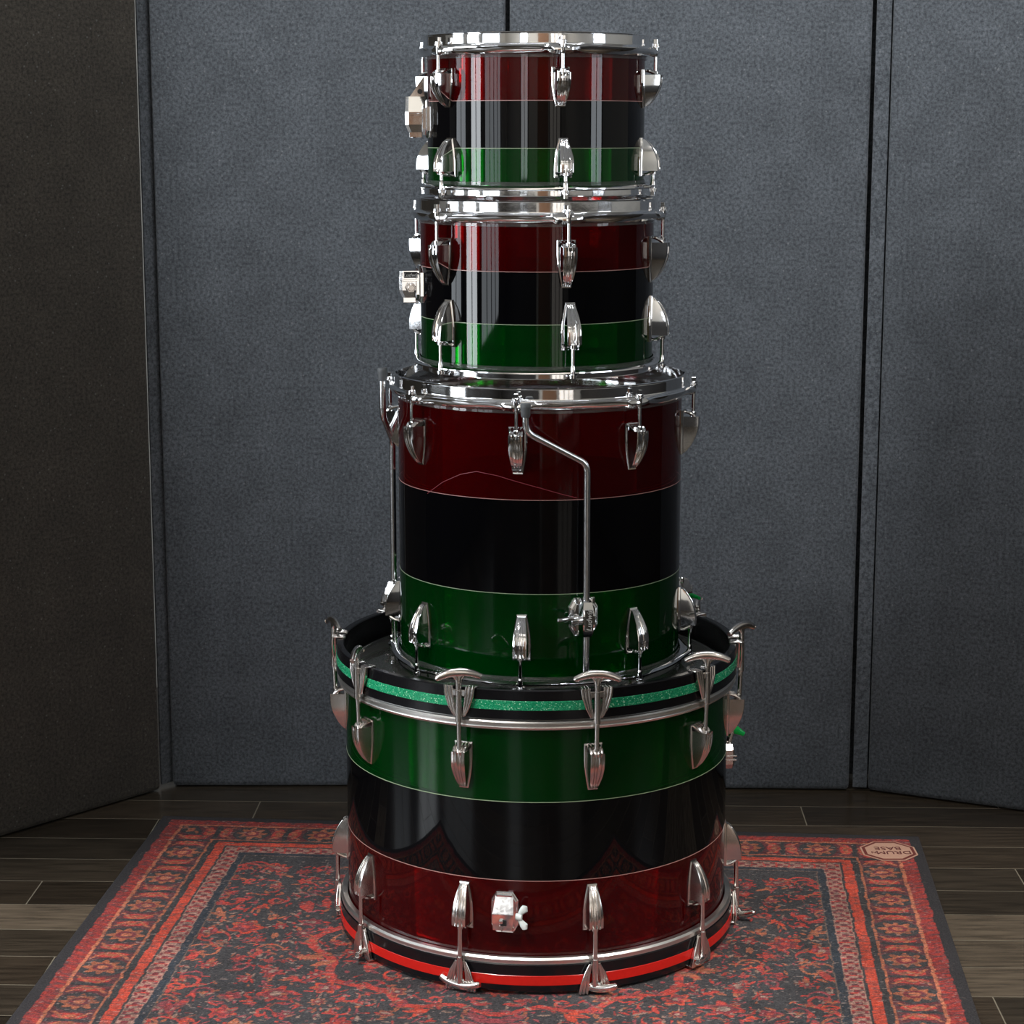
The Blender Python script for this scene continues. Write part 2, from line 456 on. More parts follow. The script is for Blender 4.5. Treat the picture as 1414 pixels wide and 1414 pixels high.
def handle_mb():
    b = MB(); pts = []; rr = []
    b.cyl((0, 0, -.008), (0, 0, .004), .0040, 14)
    for i in range(17):
        u = -1 + i / 8
        pts.append((.0300 * u, 0, .0155 - .0075 * abs(u) ** 2.2)); rr.append(.0064 - .0018 * abs(u) ** 2)
    b.tube(pts, rr, 14, squash=(.8, .95))
    for s in (-1, 1): b.tube([(s * .0292, 0, .0083), (s * .0312, 0, .0078)], [.0045, .003], 12, squash=(1, .8))
    # flared neck under the bar
    rings = []
    for t in [i / 6 for i in range(7)]:
        w = .0042 + .011 * t ** 2.4; d = .0042 - .0012 * t; z = .001 + .0125 * t
        rings.append([(w * math.cos(a), d * math.sin(a), z) for a in [2 * PI * k / 16 for k in range(16)]])
    b.loft(rings)
    return b
cl0 = tr0 = tr1 = None
turn = {0: 0, 36: 0, 72: 0}
wt = {15: 0, 51: 0, 87: 48, 123: 80, 159: 70, 195: 60, 231: 85, 267: 112, 303: 82, 339: 10}; tops = {a: w_ - a for a, w_ in wt.items()}
wb = {15: -20, 51: 72, 87: -30, 123: 40, 159: 80, 195: 20, 231: 60, 267: 95, 303: 84, 339: -28}; bots = {a: a - w_ for a, w_ in wb.items()}
for up in (True, False):
    ztop = (.4335 if up else .0078) + Zb
    for a in angb:
        if cl0 is None:
            c = cl0 = claw_mb().build('claw_hook', M['nickel'], bass)
            t = tr0 = trod_mb(-.082).build('tension_rod', M['nickel'], bass)
            h = h0 = handle_mb().build('rod_handle', M['nickel'], t)
        else:
            if not up and tr1 is None: tr1 = trod_mb(-.100).build('tension_rod', M['nickel'], bass); t = tr1
            else: t = (tr0 if up else tr1).copy(); COL.objects.link(t)
            c = cl0.copy(); h = h0.copy()
            for q in (c, h): COL.objects.link(q)
            c.parent = t.parent = bass; h.parent = t
        for q in (c, t): q.location = (0, 0, ztop); set_rot(q, a, up)
        # the drum weighs on the lower handles; they sit close under the rods
        h.location = (0, -HR - .0068, .006 if up else -.0205)
        h.rotation_euler = (0, 0, math.radians((tops if up else bots)[a]))

def wing_mb(b, c, ax, r=.007, span=.012, T=None, tilt=.5):
    """wing nut: hub along x from c, two paddles"""
    x, y, z = c
    b.cyl((x, y, z), (x + ax * .009, y, z), .0048, 16, T=T, bevel=.0008)
    for s in (-1, 1):
        b.tube([(x + ax * .005, y, z + s * .003), (x + ax * .008, y - .001, z + s * .007), (x + ax * .012, y - .002, z + s * .0115), (x + ax * .013, y - .002, z + s * .0165)],
               [.0025, .0035, .0050, .0032], 12, T=T, squash=(.55, 1.1))

def octo(w, h, c):
    return [(w - c, -h), (w, -h + c * 1.6), (w, h - c * 1.6), (w - c, h), (-w + c, h), (-w, h - c * 1.6), (-w, -h + c * 1.6), (-w + c, -h)]
# front spur bracket
b = MB()
b.prism(octo(.0185, .0290, .007), -R + .002, -R - .004, bev=.001)
b.prism(octo(.0165, .0265, .006), -R - .003, -R - .0065, bev=.001)
# wedge block: sloping upper face, upright lower face with a square hole
pr = [(-.0135, .0235), (.0135, .0235), (.0135, -.0195), (-.0135, -.0195)]
vs = [(-.012, -R - .006, .0235), (.012, -R - .006, .0235), (.0145, -R - .021, .0025), (-.0145, -R - .021, .0025), (.0135, -R - .021, -.0195), (-.0135, -R - .021, -.0195), (.0135, -R - .005, -.0195), (-.0135, -R - .005, -.0195)]
b.add(vs, [(0, 3, 2, 1), (3, 5, 4, 2), (5, 7, 6, 4), (0, 7, 5, 3), (1, 2, 4, 6), (0, 1, 6, 7)], 0, None, False)
b.box((0, -R - .0215, .0028), (.028, .0022, .0022), 0, .0006)
b.box((.001, -R - .0212, -.0085), (.0085, .002, .0085), 1, .0003)
b.box((-.002, -R - .0235, -.0065), (.006, .005, .0045), 0, .0008)
b.prism([(-.0045, -.0125), (.0025, -.0125), (-.001, -.0215)], -R - .019, -R - .0235, bev=.0006)
o = b.build('spur_bracket', [M['chrome'], M['dark']], bass)
o.location = (0, 0, .1185 + Zb); o.rotation_euler = (0, 0, math.radians(-9.3))
b = MB(); wing_mb(b, (.0165, -R - .0135, -.0015), 1); w = b.build('wing_nut', M['wing_white'], o)
# right side spur bracket with folded leg and wing bolt, green shell reflection put into its colour
b = MB()
b.prism(octo(.0150, .0230, .006), -R + .002, -R - .004, bev=.001)
b.prism(octo(.0120, .0190, .005), -R - .003, -R - .018, bev=.003)
b.box((0, -R - .013, .0015), (.0255, .016, .0022), 0, .0006)
b.box((0, -R - .013, -.0045), (.0255, .016, .0022), 0, .0006)
o = b.build('spur_bracket', [M['nickel'], M['dark']], bass); o.location = (0, 0, .243 + Zb); o.rotation_euler = (0, 0, math.radians(97))
b = MB(); b.tube([(0, -R - .010, .018), (0, -R - .014, .032), (0, -R - .017, .040)], [.0045, .0040, .0035], 12); b.build('spur_rod', M['nickel'], o)
b = MB(); b.tube([(0, -R - .014, .041), (0, -R - .022, .0385), (0, -R - .034, .0315)], [.0045, .0052, .0028], 12, squash=(.8, 1.2))
w = b.build('wing_bolt', M['wing_reflect_green'], o); w['label'] = 'wing bolt with green shell reflection in its colour'

tag(bass, 'wide bass drum lying on the rug beneath the floor tom, green, black and red', 'drum')

# ------------------------------------------------------------------ floor tom
FR = .2032
F0 = .4080
ft = empty('floor_tom', (.0400, .0, F0))
fT = [-9 + 45.5 * i if i < 3 else -9 + 45 * i for i in range(8)]
fT = [-9, 37, 83, 126, 171, -144, -99, -54]
fB = [-7.5, 38.5, 83, 127, 172, -143, -98, -52]
tom(ft, FR, .4215 - F0, .5437 - F0, .6737 - F0, .7980 - F0, .4080 - F0, .8265 - F0, fT, fB, .0640, .7415 - F0, .4835 - F0)
# bracket with legs
def leg_bracket(parent, ang, z, wing=True, logo=True, wmat='chrome'):
    b = MB(); R = FR
    b.prism(octo(.0205, .0265, .008), -R + .002, -R - .0045, bev=.0012)
    b.prism(octo(.0175, .0230, .0065), -R - .004, -R - .0105, bev=.002)
    rings = []
    for z_, w, d in ((-.0275, .0075, .008), (-.024, .0090, .016), (-.006, .0115, .0215), (.006, .0115, .0215), (.024, .0090, .016), (.0275, .0075, .008)):
        rings.append([(w, -R - .004, z_), (w, -R - d + .003, z_), (w - .003, -R - d - .008, z_), (-w + .003, -R - d - .008, z_), (-w, -R - d + .003, z_), (-w, -R - .004, z_)])
    b.loft(rings, smooth=False)
    b.box((.0, -R - .0296, 0), (.0120, .0014, .030), 0, .0004)
    b.cyl((.010, -R - .012, .020), (.010, -R - .012, .0285), .0042, 14, bevel=.001)
    b.cyl((-.010, -R - .012, .020), (-.010, -R - .012, .0285), .0036, 14, bevel=.001)
    o = b.build('leg_bracket', M['chrome'], parent); o.location = (0, 0, z); o.rotation_euler = (0, 0, math.radians(ang))
    b = MB()
    b.cyl((-.0105, -R - .016, -.002), (-.0235, -R - .018, -.002), .0062, 18, bevel=.001)
    b.tube([(-.018, -R - .0185, .001), (-.026, -R - .024, .0035), (-.044, -R - .028, .003)], [.0034, .0036, .0026], 10)
    b.tube([(-.018, -R - .0165, -.003), (-.021, -R - .006, -.006), (-.024, -R - .000, -.008)], [.0032, .003, .0022], 10)
    w = b.build('wing_screw', M[wmat], o)
    if logo:
        t = text_mesh('Ludwig', .0105, .0003, M['paint_white'], 'lettering', .3, o)
        t.matrix_local = Matrix.Translation((0.0006, -R - .0305, 0)) @ Matrix.Rotation(PI / 2, 4, 'X') @ Matrix.Rotation(PI / 2, 4, 'Z')
    return o
def leg(parent, ang, zb, zt, bend, off, r, ztip, oy=-.006):
    """stowed leg: straight rod through the bracket, cranked sideways near its tip"""
    b = MB(); y = -FR - .0175
    path = [(0, y, zb), (0, y, zb + .012)]
    pts = [(0, y, zb), (0, y, bend - .006), (0, y, bend)]
    b1, b2 = V((0, y, bend)), V((off, y + oy, zt))
    pth = [V((0, y, zb)), V((0, y, zb + .002)), V((0, y, bend - .014))]
    for i in range(1, 6):
        t = i / 6; p0, p1, p2 = V((0, y, bend - .012)), b1, b1 + (b2 - b1).normalized() * .014
        pth.append(p0 * (1 - t) ** 2 + p1 * 2 * t * (1 - t) + p2 * t * t)
    e = b2 - (b2 - b1).normalized() * .014
    for i in range(1, 7):
        t = i / 6; p2 = b2 + V((0, 0, .014))
        pth.append(e * (1 - t) ** 2 + b2 * 2 * t * (1 - t) + p2 * t * t)
    pth.append(V((off, y + oy, ztip - .004)))
    b.tube(pth, r, 14)
    o = b.build('leg', M['steel'], parent); o.rotation_euler = (0, 0, math.radians(ang))
    b = MB()
    b.lathe([(.0005, 0), (.0052, 0), (.0062, .002), (.0062, .009), (.0070, .012), (.0072, .0165), (.006, .0185), (.0005, .0188)], 20)
    t = b.build('rubber_foot', M['rubber'], o); t.location = (off, y + oy, ztip - .006)
    return o
leg_bracket(ft, 16, .5120 - F0)
leg(ft, 16, .4360 - F0, .7720 - F0, .7250 - F0, -.088, .0046, .798 - F0)
o = leg_bracket(ft, -103, .4830 - F0, logo=False); o.rotation_euler = (0, 0, math.radians(-103))
leg(ft, -103, .4200 - F0, .7650 - F0, .7180 - F0, .088, .0046, .822 - F0, .012)
o = leg_bracket(ft, 104, .4860 - F0, logo=False, wmat='wing_reflect_green')
o.children[0]['label'] = 'wing screw with green shell reflection in its colour'
# fine arched pinkish line across the red band
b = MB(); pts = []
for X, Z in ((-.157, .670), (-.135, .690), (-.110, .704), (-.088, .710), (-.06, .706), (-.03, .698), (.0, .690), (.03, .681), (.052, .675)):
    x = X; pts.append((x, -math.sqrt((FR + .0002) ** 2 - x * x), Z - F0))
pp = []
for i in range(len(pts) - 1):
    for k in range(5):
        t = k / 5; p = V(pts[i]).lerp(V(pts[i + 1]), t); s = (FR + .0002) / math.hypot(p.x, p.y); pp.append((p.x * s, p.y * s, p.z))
b.tube(pp, .00035, 6); b.build('arched_line', M['pale_line'], ft)
tag(ft, 'tall floor tom with upturned metal legs, red, black and green, standing on the bass drum', 'drum')

# ------------------------------------------------------------------ 13 inch tom
TR = .1651
T0 = .8300
t13 = empty('rack_tom', (.0350, 0, T0))
tT = [13, 74, 134, -166, -108, -49]
tB = [15, 76, 135, -165, -107, -47]
tom(t13, TR, .8435 - T0, .9064 - T0, .9774 - T0, 1.0440 - T0, .8330 - T0, 1.0725 - T0, tT, tB, .0640, .9880 - T0, .9045 - T0)
def mount_bracket(parent, R, ang, z, text, prong):
    b = MB()
    b.prism(octo(.0170, .0260, .006), -R + .002, -R - .0045, bev=.0012)
    b.prism(octo(.0140, .0220, .005), -R - .004, -R - .010, bev=.0015)
    zt = .019 if text else .0300
    rings = []
    for z_, w, d in ((-.0185, .0105, .024), (-.008, .0130, .0285), (.009, .0130, .0285), (zt, .0125 if text else .0105, .0275)):
        rings.append([(w, -R - .004, z_), (w, -R - d, z_), (w - .003, -R - d - .004, z_), (-w + .003, -R - d - .004, z_), (-w, -R - d, z_), (-w, -R - .004, z_)])
    b.loft(rings, smooth=False)
    for s in (-1, 1):
        b.box((s * .0135, -R - .017, .006), (.0014, .022, .003), 0, .0004)
    b.box((0, -R - .018, -.021), (.018, .018, .010), 0, .001)
    o = b.build('mount_bracket', M['chrome'], parent); o.location = (0, 0, z); o.rotation_euler = (0, 0, math.radians(ang))
    if prong:
        b = MB(); b.add([(-.0015, -R - .005, .058), (-.0015, -R - .026, .029), (-.0015, -R - .005, .029), (.0015, -R - .005, .058), (.0015, -R - .026, .029), (.0015, -R - .005, .029)],
                        [(0, 1, 2), (3, 5, 4), (0, 3, 4, 1), (1, 4, 5, 2), (2, 5, 3, 0)], 0, None, False)
        b.cyl((.0022, -R - .011, .037), (-.0022, -R - .011, .037), .0035, 14, 1)
        b.build('gusset', [M['nickel'], M['dark']], o)
    else:
        b = MB(); b.cyl((.0125, -R - .017, -.004), (.0200, -R - .017, -.004), .0075, 6, bevel=.0008); b.cyl((.0195, -R - .017, -.004), (.0225, -R - .017, -.004), .0048, 18, bevel=.0006)
        b.build('lock_nut', M['nickel'], o)
        b = MB(); b.box((0.0138, -R - .0165, .0135), (.0008, .019, .0085), 0, .0002); p = b.build('badge_plate', M['dark'], o)
        t = text_mesh('Ludwig', .0075, .0002, M['paint_white'], 'lettering', .3, p)
        t.matrix_local = Matrix.Translation((.0144, -R - .0165, .0132)) @ Matrix.Rotation(PI / 2, 4, 'Z') @ Matrix.Rotation(PI / 2, 4, 'X')
    return o
mount_bracket(t13, TR, -80, .952 - T0, True, False)
tag(t13, 'red, black and green tom under the smallest tom, standing on the floor tom', 'drum', 'rack toms on top of the stack')
# ------------------------------------------------------------------ 12 inch tom
MR = .1518
M0 = 1.0735
t12 = empty('rack_tom', (.0335, 0, M0))
mT = [11.5, 77, 133, -167, -108, -52]
mB = [13, 74, 134, -166, -108, -50]
tom(t12, MR, 1.0895 - M0, 1.1405 - M0, 1.2032 - M0, 1.2660 - M0, 1.0765 - M0, 1.2925 - M0, mT, mB, .0520, 1.2205 - M0, 1.1280 - M0, .95)
mount_bracket(t12, MR, -82, 1.180 - M0, False, True)
tag(t12, 'smallest red, black and green tom, topmost in the drum stack', 'drum', 'rack toms on top of the stack')

# ------------------------------------------------------------------ rug
RW, RD, RT = 1.285, 1.06, .0025
RC = (-.0035, -.122); RA = math.radians(-4.7)
nx, ny = 760, 580
xs = np.linspace(-RW / 2, RW / 2, nx); ys = np.linspace(-RD / 2, RD / 2, ny)
X, Y = np.meshgrid(xs, ys)
rng = np.random.default_rng(7)
def vnoise(cx, cy, seed, sx=1, sy=1):
    r = np.random.default_rng(seed); g = r.random((cy + 2, cx + 2))
    u = (X / RW + .5) * cx; v = (Y / RD + .5) * cy
    i = np.clip(np.floor(u).astype(int), 0, cx); j = np.clip(np.floor(v).astype(int), 0, cy)
    fu, fv = u - i, v - j; fu = fu * fu * (3 - 2 * fu); fv = fv * fv * (3 - 2 * fv)
    return (g[j, i] * (1 - fu) + g[j, i + 1] * fu) * (1 - fv) + (g[j + 1, i] * (1 - fu) + g[j + 1, i + 1] * fu) * fv
def C(*c): return np.array(c, float)
DARK, NAVY, REDC, RED2, ORG, WINE, BEI = C(.040, .037, .038), C(.030, .036, .045), C(.38, .050, .040), C(.45, .060, .035), C(.42, .135, .075), C(.17, .035, .040), C(.30, .19, .15)
img = np.empty((ny, nx, 3)); img[:] = DARK
# wobble the drawing a little, as a worn print
WX = X + .0018 * (vnoise(90, 70, 1) - .5) * 2; WY = Y + .0018 * (vnoise(90, 70, 2) - .5) * 2
def put(mask, col, a=1.0):
    if np.isscalar(a): img[mask] = img[mask] * (1 - a) + col * a
    else: img[mask] = img[mask] * (1 - a[mask][:, None]) + col * a[mask][:, None]
edge = np.minimum(RW / 2 - np.abs(WX), RD / 2 - np.abs(WY))       # distance from the rug's edge
side = (RW / 2 - np.abs(WX)) < (RD / 2 - np.abs(WY))
along = np.where(side, WY, WX)
def band(a, b): return (edge >= a) & (edge < b)
put(band(.018, .046), REDC * .75)
put(band(.018, .046) & (np.sin(along * 2 * PI / .016 + edge * 260) > .35), WINE, .7)
put(band(.040, .0455), ORG)
put(band(.0455, .108), WINE * .55 + DARK * .4)
# border medallions: a flower in a dark oval, a pair of red leaves between
per = .118
ph = ((along / per + .5) % 1 - .5) * per
dc = edge - .0765
el = np.hypot(ph / 1.0, dc / 1.15)
b_ = band(.0455, .108)
put(b_ & (el < .031), DARK * 1.1)
th = np.arctan2(dc, ph)
put(b_ & (el < .021 * (1 + .22 * np.cos(th * 8))), ORG * .75)
put(b_ & (el < .013), WINE)
put(b_ & (el < .007), ORG)
ph2 = ((along / per) % 1 - .5) * per
for s in (-1, 1):
    put(b_ & (np.hypot((ph2 - s * .0145) / .9, dc / 2.3) < .0105), REDC)
    put(b_ & (np.hypot((ph2 - s * .0145), dc / 2.0) < .0045), ORG * .8)
put(b_ & (np.abs(np.abs(dc) - np.abs(ph2) * .9 - .002) < .0030) & (np.abs(ph2) < .027), ORG * .85)
put(b_ & (np.abs(ph2) < .004), DARK)
put(band(.108, .112), ORG * .8); put(band(.112, .122), DARK); put(band(.122, .138), RED2)
put(band(.138, .142), DARK); put(band(.142, .168), BEI * .8 + REDC * .15)
put(band(.144, .166) & (np.sin(along * 2 * PI / .020) * np.cos((edge - .155) * 2 * PI / .022) > .15), WINE)
put(band(.144, .166) & (np.abs(np.sin(along * PI / .020)) < .22), REDC)
put(band(.168, .180), NAVY); put(band(.180, .182), BEI * .5)
# field
fld = edge >= .182
put(fld, DARK * .9 + NAVY * .2)
FX, FY = np.abs(WX), WY
def swirl(cx, cy, r, turns, w, col, rot=0, dirn=1):
    dx, dy = FX - cx, FY - cy; rr = np.hypot(dx, dy); a = (np.arctan2(dy, dx) * dirn - rot) % (2 * PI)
    for k in range(turns + 1):
        R_ = r * (a + 2 * PI * k) / (2 * PI * turns)
        put(fld & (np.abs(rr - R_) < w) & (rr < r), col)
def flower(cx, cy, r, n, c1, c2, c3, rot=0):
    dx, dy = FX - cx, FY - cy; rr = np.hypot(dx, dy); a = np.arctan2(dy, dx) + rot
    put(fld & (rr < r * (1 + .25 * np.cos(a * n))), c1)
    put(fld & (rr < r * .72 * (1 + .2 * np.cos(a * n))), c2)
    put(fld & (rr < r * .33), c3)
def leaf(cx, cy, L, w, rot, col):
    dx, dy = FX - cx, FY - cy; c, s = math.cos(rot), math.sin(rot)
    u = dx * c + dy * s; v = -dx * s + dy * c
    put(fld & (np.abs(u) < L) & (np.abs(v) < w * (1 - (u / L) ** 2)), col)
R2 = random.Random(11)
# central medallion and corner arcs
rr = np.hypot(FX / 1.25, FY / 1.0)
put(fld & (np.abs(rr - .22 * (1 + .05 * np.cos(12 * np.arctan2(FY, FX)))) < .006), REDC)
cr = np.hypot(FX - (RW / 2 - .182), (np.abs(FY) - (RD / 2 - .182)))
for q in range(9):
    cy = -.30 + q * .075
    swirl(.462 if q % 2 else .44, cy, .030, 1, .0028, ORG * .7 if q % 2 else REDC, R2.random() * 6)
pts = []
tries = 0
while len(pts) < 120 and tries < 6000:
    tries += 1
    p = (R2.uniform(0, .46), R2.uniform(-.31, .31)); r = R2.choice((.013, .017, .022, .028))
    if all(math.hypot(p[0] - q[0], p[1] - q[1]) > (r + q[2]) * 1.12 for q in pts): pts.append((p[0], p[1], r))
for i, (px, py, r) in enumerate(pts):
    c = (REDC, RED2, ORG * .8, WINE * 1.4, REDC)[i % 5]
    if i % 3 == 0: flower(px, py, r * .8, R2.choice((5, 6, 8)), c * .9, WINE, BEI * .9 if i % 2 else REDC, R2.random() * 3)
    elif i % 3 == 1:
        swirl(px, py, r * 1.1, 1, .0026, c, R2.random() * 6, R2.choice((-1, 1))); leaf(px + r * .5, py - r * .6, r * .7, r * .25, R2.random() * 3, REDC)
    else:
        for k in range(3): leaf(px + R2.uniform(-.6, .6) * r, py + R2.uniform(-.6, .6) * r, r * .8, r * .28, R2.random() * 3.1, c)
for k in range(1500):
    leaf(R2.uniform(0, .46), R2.uniform(-.31, .31), R2.uniform(.003, .010), R2.uniform(.0012, .0030), R2.random() * 3.1, R2.choice((REDC, ORG * .7, WINE * 1.5, BEI * .8, REDC * .8)))
# faded print: streaks along the weft, speckles
w1 = vnoise(140, 460, 5); w2 = vnoise(30, 24, 6); w3 = vnoise(500, 480, 8); w4 = vnoise(260, 480, 9)
put(np.ones_like(X, bool), DARK * 1.4, np.clip((w1 - .40) * 1.5, 0, .80))
img *= (.62 + .75 * w3)[:, :, None] * (.8 + .4 * w2)[:, :, None]
put((w4 > .90) & (edge > .01), C(.38, .28, .25), .45)
put(edge < .018, C(.028, .026, .028), .8)
b = MB()
vs = np.stack([X, Y, np.full_like(X, RT)], -1).reshape(-1, 3)
idx = np.arange(nx * ny).reshape(ny, nx)
q = np.stack([idx[:-1, :-1], idx[:-1, 1:], idx[1:, 1:], idx[1:, :-1]], -1).reshape(-1, 4)
me = bpy.data.meshes.new('rug')
base = len(vs)
rimv = np.array([(-RW / 2, -RD / 2, 0), (RW / 2, -RD / 2, 0), (RW / 2, RD / 2, 0), (-RW / 2, RD / 2, 0)])
allv = np.concatenate([vs, rimv])
extra = []
top = [idx[0, :], idx[:, -1], idx[-1, ::-1], idx[::-1, 0]]
for k in range(4):
    t_ = list(map(int, top[k])); extra.append([base + k] + [base + (k + 1) % 4] + t_[::-1])
extra.append([base + 3, base + 2, base + 1, base])
nv = len(allv); loops = np.concatenate([q.ravel()] + [np.array(e) for e in extra])
tot = np.concatenate([np.full(len(q), 4), np.array([len(e) for e in extra])]); start = np.concatenate([[0], np.cumsum(tot)[:-1]])
me.vertices.add(nv); me.vertices.foreach_set('co', allv.ravel())
me.loops.add(len(loops)); me.loops.foreach_set('vertex_index', loops.astype(np.int32))
me.polygons.add(len(tot)); me.polygons.foreach_set('loop_start', start.astype(np.int32)); me.polygons.foreach_set('loop_total', tot.astype(np.int32))
me.update(calc_edges=True); me.validate()
ca = me.color_attributes.new('Col', 'FLOAT_COLOR', 'POINT')
cc = np.ones((nv, 4)); cc[:base, :3] = np.clip(img.reshape(-1, 3), 0, 1); cc[base:, :3] = .05
ca.data.foreach_set('color', cc.ravel())
me.materials.append(M['rug'])
rug = bpy.data.objects.new('rug', me); COL.objects.link(rug)
rug.location = (RC[0], RC[1], 0); rug.rotation_euler = (0, 0, RA)
tag(rug, 'worn red and charcoal oriental-pattern rug lying on the dark plank floor', 'rug')
# eight-sided badge in its far right corner, printed the other way round
b = MB()
def disc8(r, rim, z0, z1):
    return [[(k * math.cos(PI / 8 + i * PI / 4), k * math.sin(PI / 8 + i * PI / 4), z) for i in range(8)] for k, z in ((r, z0), (r, z1))]
b.loft(disc8(.0485, 0, -.0005, .0004), 0, smooth=False); b.loft(disc8(.0455, 0, 0, .0006), 1, smooth=False); b.loft(disc8(.0400, 0, 0, .0008), 0, smooth=False)
bd = b.build('badge', [M['badge'], M['badge_rim']], rug)
bd.location = (.5860, .4540, RT); bd.rotation_euler = (0, 0, -RA + math.radians(180))
t = text_mesh('DRUM', .0205, .0002, M['ink'], 'lettering', 0, bd); t.location = (-.0065, .0085, .0011)
t = text_mesh('N', .0120, .0002, M['ink'], 'lettering', 0, bd); t.location = (.0260, .0080, .0011)
t = text_mesh('BASE', .0205, .0002, M['ink'], 'lettering', 0, bd); t.location = (0, -.0110, .0011)

# ------------------------------------------------------------------ floor of wood-look planks
room = dict(x0=-2.7, x1=2.7, y0=-4.6, y1=1.3, h=2.75)
rows = []
ang = math.radians(-1.7)
fl = MB(); cols = []
# known end joints (x at row centre), keyed by the row's lower line index counted from y=.531 downwards
joint = {0: -.46, 1: -.62, 3: .80, 4: -.745, 8: .665, -1: .835, 2: .62, 5: .10, 6: -.35, 7: .3}
tone = {4: .5, 5: 1.9, 6: 1.6, 7: 1.0, 8: .95}
rt = random.Random(3)
pos = []; faces = []; pc = []
for k in range(-9, 54):
    y1 = .531 - .1 * k; y0 = y1 - .1
    j = joint.get(k, rt.uniform(-.6, .6)); Lp = .95
    x = j - Lp * 6
    while x < 4.5:
        g = .0010
        w = rt.uniform(.6, 1.35)
        base_c = rt.choice(((.034, .025, .017), (.042, .030, .019), (.026, .020, .014), (.040, .031, .022)))
        if k in (5, 6) and x < -.7: w *= 1.9  # light patch on the left rows put into the plank tone
        if k in (5, 6, 7, 8, 9) and x > -.4: w *= 1.7  # pool of light on the right rows put into the plank tone
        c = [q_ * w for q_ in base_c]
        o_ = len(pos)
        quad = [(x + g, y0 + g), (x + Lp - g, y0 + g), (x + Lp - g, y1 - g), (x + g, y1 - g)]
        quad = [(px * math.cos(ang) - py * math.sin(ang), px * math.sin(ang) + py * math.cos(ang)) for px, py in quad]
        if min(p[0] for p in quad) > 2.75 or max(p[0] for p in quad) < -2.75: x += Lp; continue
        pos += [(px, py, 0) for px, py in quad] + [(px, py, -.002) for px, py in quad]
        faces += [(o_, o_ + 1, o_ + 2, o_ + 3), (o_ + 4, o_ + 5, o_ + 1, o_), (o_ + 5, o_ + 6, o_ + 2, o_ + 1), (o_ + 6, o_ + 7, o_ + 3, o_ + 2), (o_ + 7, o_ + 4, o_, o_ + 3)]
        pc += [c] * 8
        x += Lp
nb = len(pos)
pos += [(-2.8, -4.7, -.0002), (2.8, -4.7, -.0002), (2.8, 1.4, -.0002), (-2.8, 1.4, -.0002), (-2.8, -4.7, -.05), (2.8, -4.7, -.05), (2.8, 1.4, -.05), (-2.8, 1.4, -.05)]
gf = [(nb, nb + 1, nb + 2, nb + 3), (nb + 7, nb + 6, nb + 5, nb + 4), (nb, nb + 4, nb + 5, nb + 1), (nb + 1, nb + 5, nb + 6, nb + 2), (nb + 2, nb + 6, nb + 7, nb + 3), (nb + 3, nb + 7, nb + 4, nb)]
pc += [(.15, .13, .1)] * 8
me = bpy.data.meshes.new('floor'); me.from_pydata(pos, [], faces + gf)
me.materials.append(M['plank']); me.materials.append(M['grout'])
me.polygons.foreach_set('material_index', [0] * len(faces) + [1] * len(gf))
ca = me.color_attributes.new('Col', 'FLOAT_COLOR', 'POINT')
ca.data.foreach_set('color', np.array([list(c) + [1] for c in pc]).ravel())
flo = bpy.data.objects.new('floor', me); COL.objects.link(flo); tag(flo, kind='structure')

# ------------------------------------------------------------------ acoustic panels
def panel(p0, p1, thick, label, z1=2.05, name='acoustic_panel', mat='felt'):
    p0, p1 = V((p0[0], p0[1], 0)), V((p1[0], p1[1], 0)); L = (p1 - p0).length
    a = math.atan2(p1.y - p0.y, p1.x - p0.x)
    b = MB(); h = z1 - .006; r = .007
    # soft padded slab: rounded corners in plan, lofted in height
    def ring(z, ins):
        pts = []
        for cx, cy, a0 in ((L - r, r, -PI / 2), (L - r, thick - r, 0), (r, thick - r, PI / 2), (r, r, PI)):
            for k in range(5):
                t = a0 + k * PI / 8; q = r - ins
                pts.append((cx + q * math.cos(t), cy + q * math.sin(t), z))
        return pts
    b.loft([ring(.003, .004), ring(.006, .001), ring(.012, 0), ring(h / 2, 0), ring(h - .006, 0), ring(h, .004)])
    o = b.build(name, M[mat]); o.location = (p0.x, p0.y, 0); o.rotation_euler = (0, 0, a)
    tag(o, label, 'acoustic panel', 'felt acoustic panels standing behind the drums'); return o
panel((-.612, .624), (-.0110, .626), .05, 'charcoal felt acoustic panel standing behind the left half of the drum stack')
panel((-.004, .620), (.604, .602), .05, 'charcoal felt acoustic panel standing behind the right half of the drum stack')
panel((-1.045, .140), (-.628, .604), .05, 'charcoal felt acoustic panel angled forward at the far left, warm dim light in its colour', mat='felt_warm_shade')
pr_ = panel((.636, .600), (1.19, .345), .05, 'charcoal felt acoustic panel angled forward at the far right')
b = MB(); b.box((.0, 0, 1.02), (.025, .004, 2.03), 0, .001)
hs = b.build('hinge_gap_strip', M['felt'], pr_)
hs.matrix_local = pr_.matrix_basis.inverted() @ Matrix.Translation((.6235, .606, .001)) @ Matrix.Rotation(math.radians(-6), 4, 'Z')
b = MB(); b.box((.0, 0, 1.02), (.11, .006, 2.03), 0, .001)  # added strip behind the right gap, stops light leaking through
hs = b.build('hinge_gap_strip', M['felt'], pr_)
hs.matrix_local = pr_.matrix_basis.inverted() @ Matrix.Translation((.64, .685, .001))
pm_ = bpy.data.objects['acoustic_panel.001']
b = MB(); b.box((.0, 0, 1.02), (.09, .006, 2.03), 0, .001)  # added strip behind the middle gap to keep it dark
hs = b.build('hinge_gap_strip', M['felt'], pm_)
hs.matrix_local = pm_.matrix_basis.inverted() @ Matrix.Translation((-.006, .684, .001))

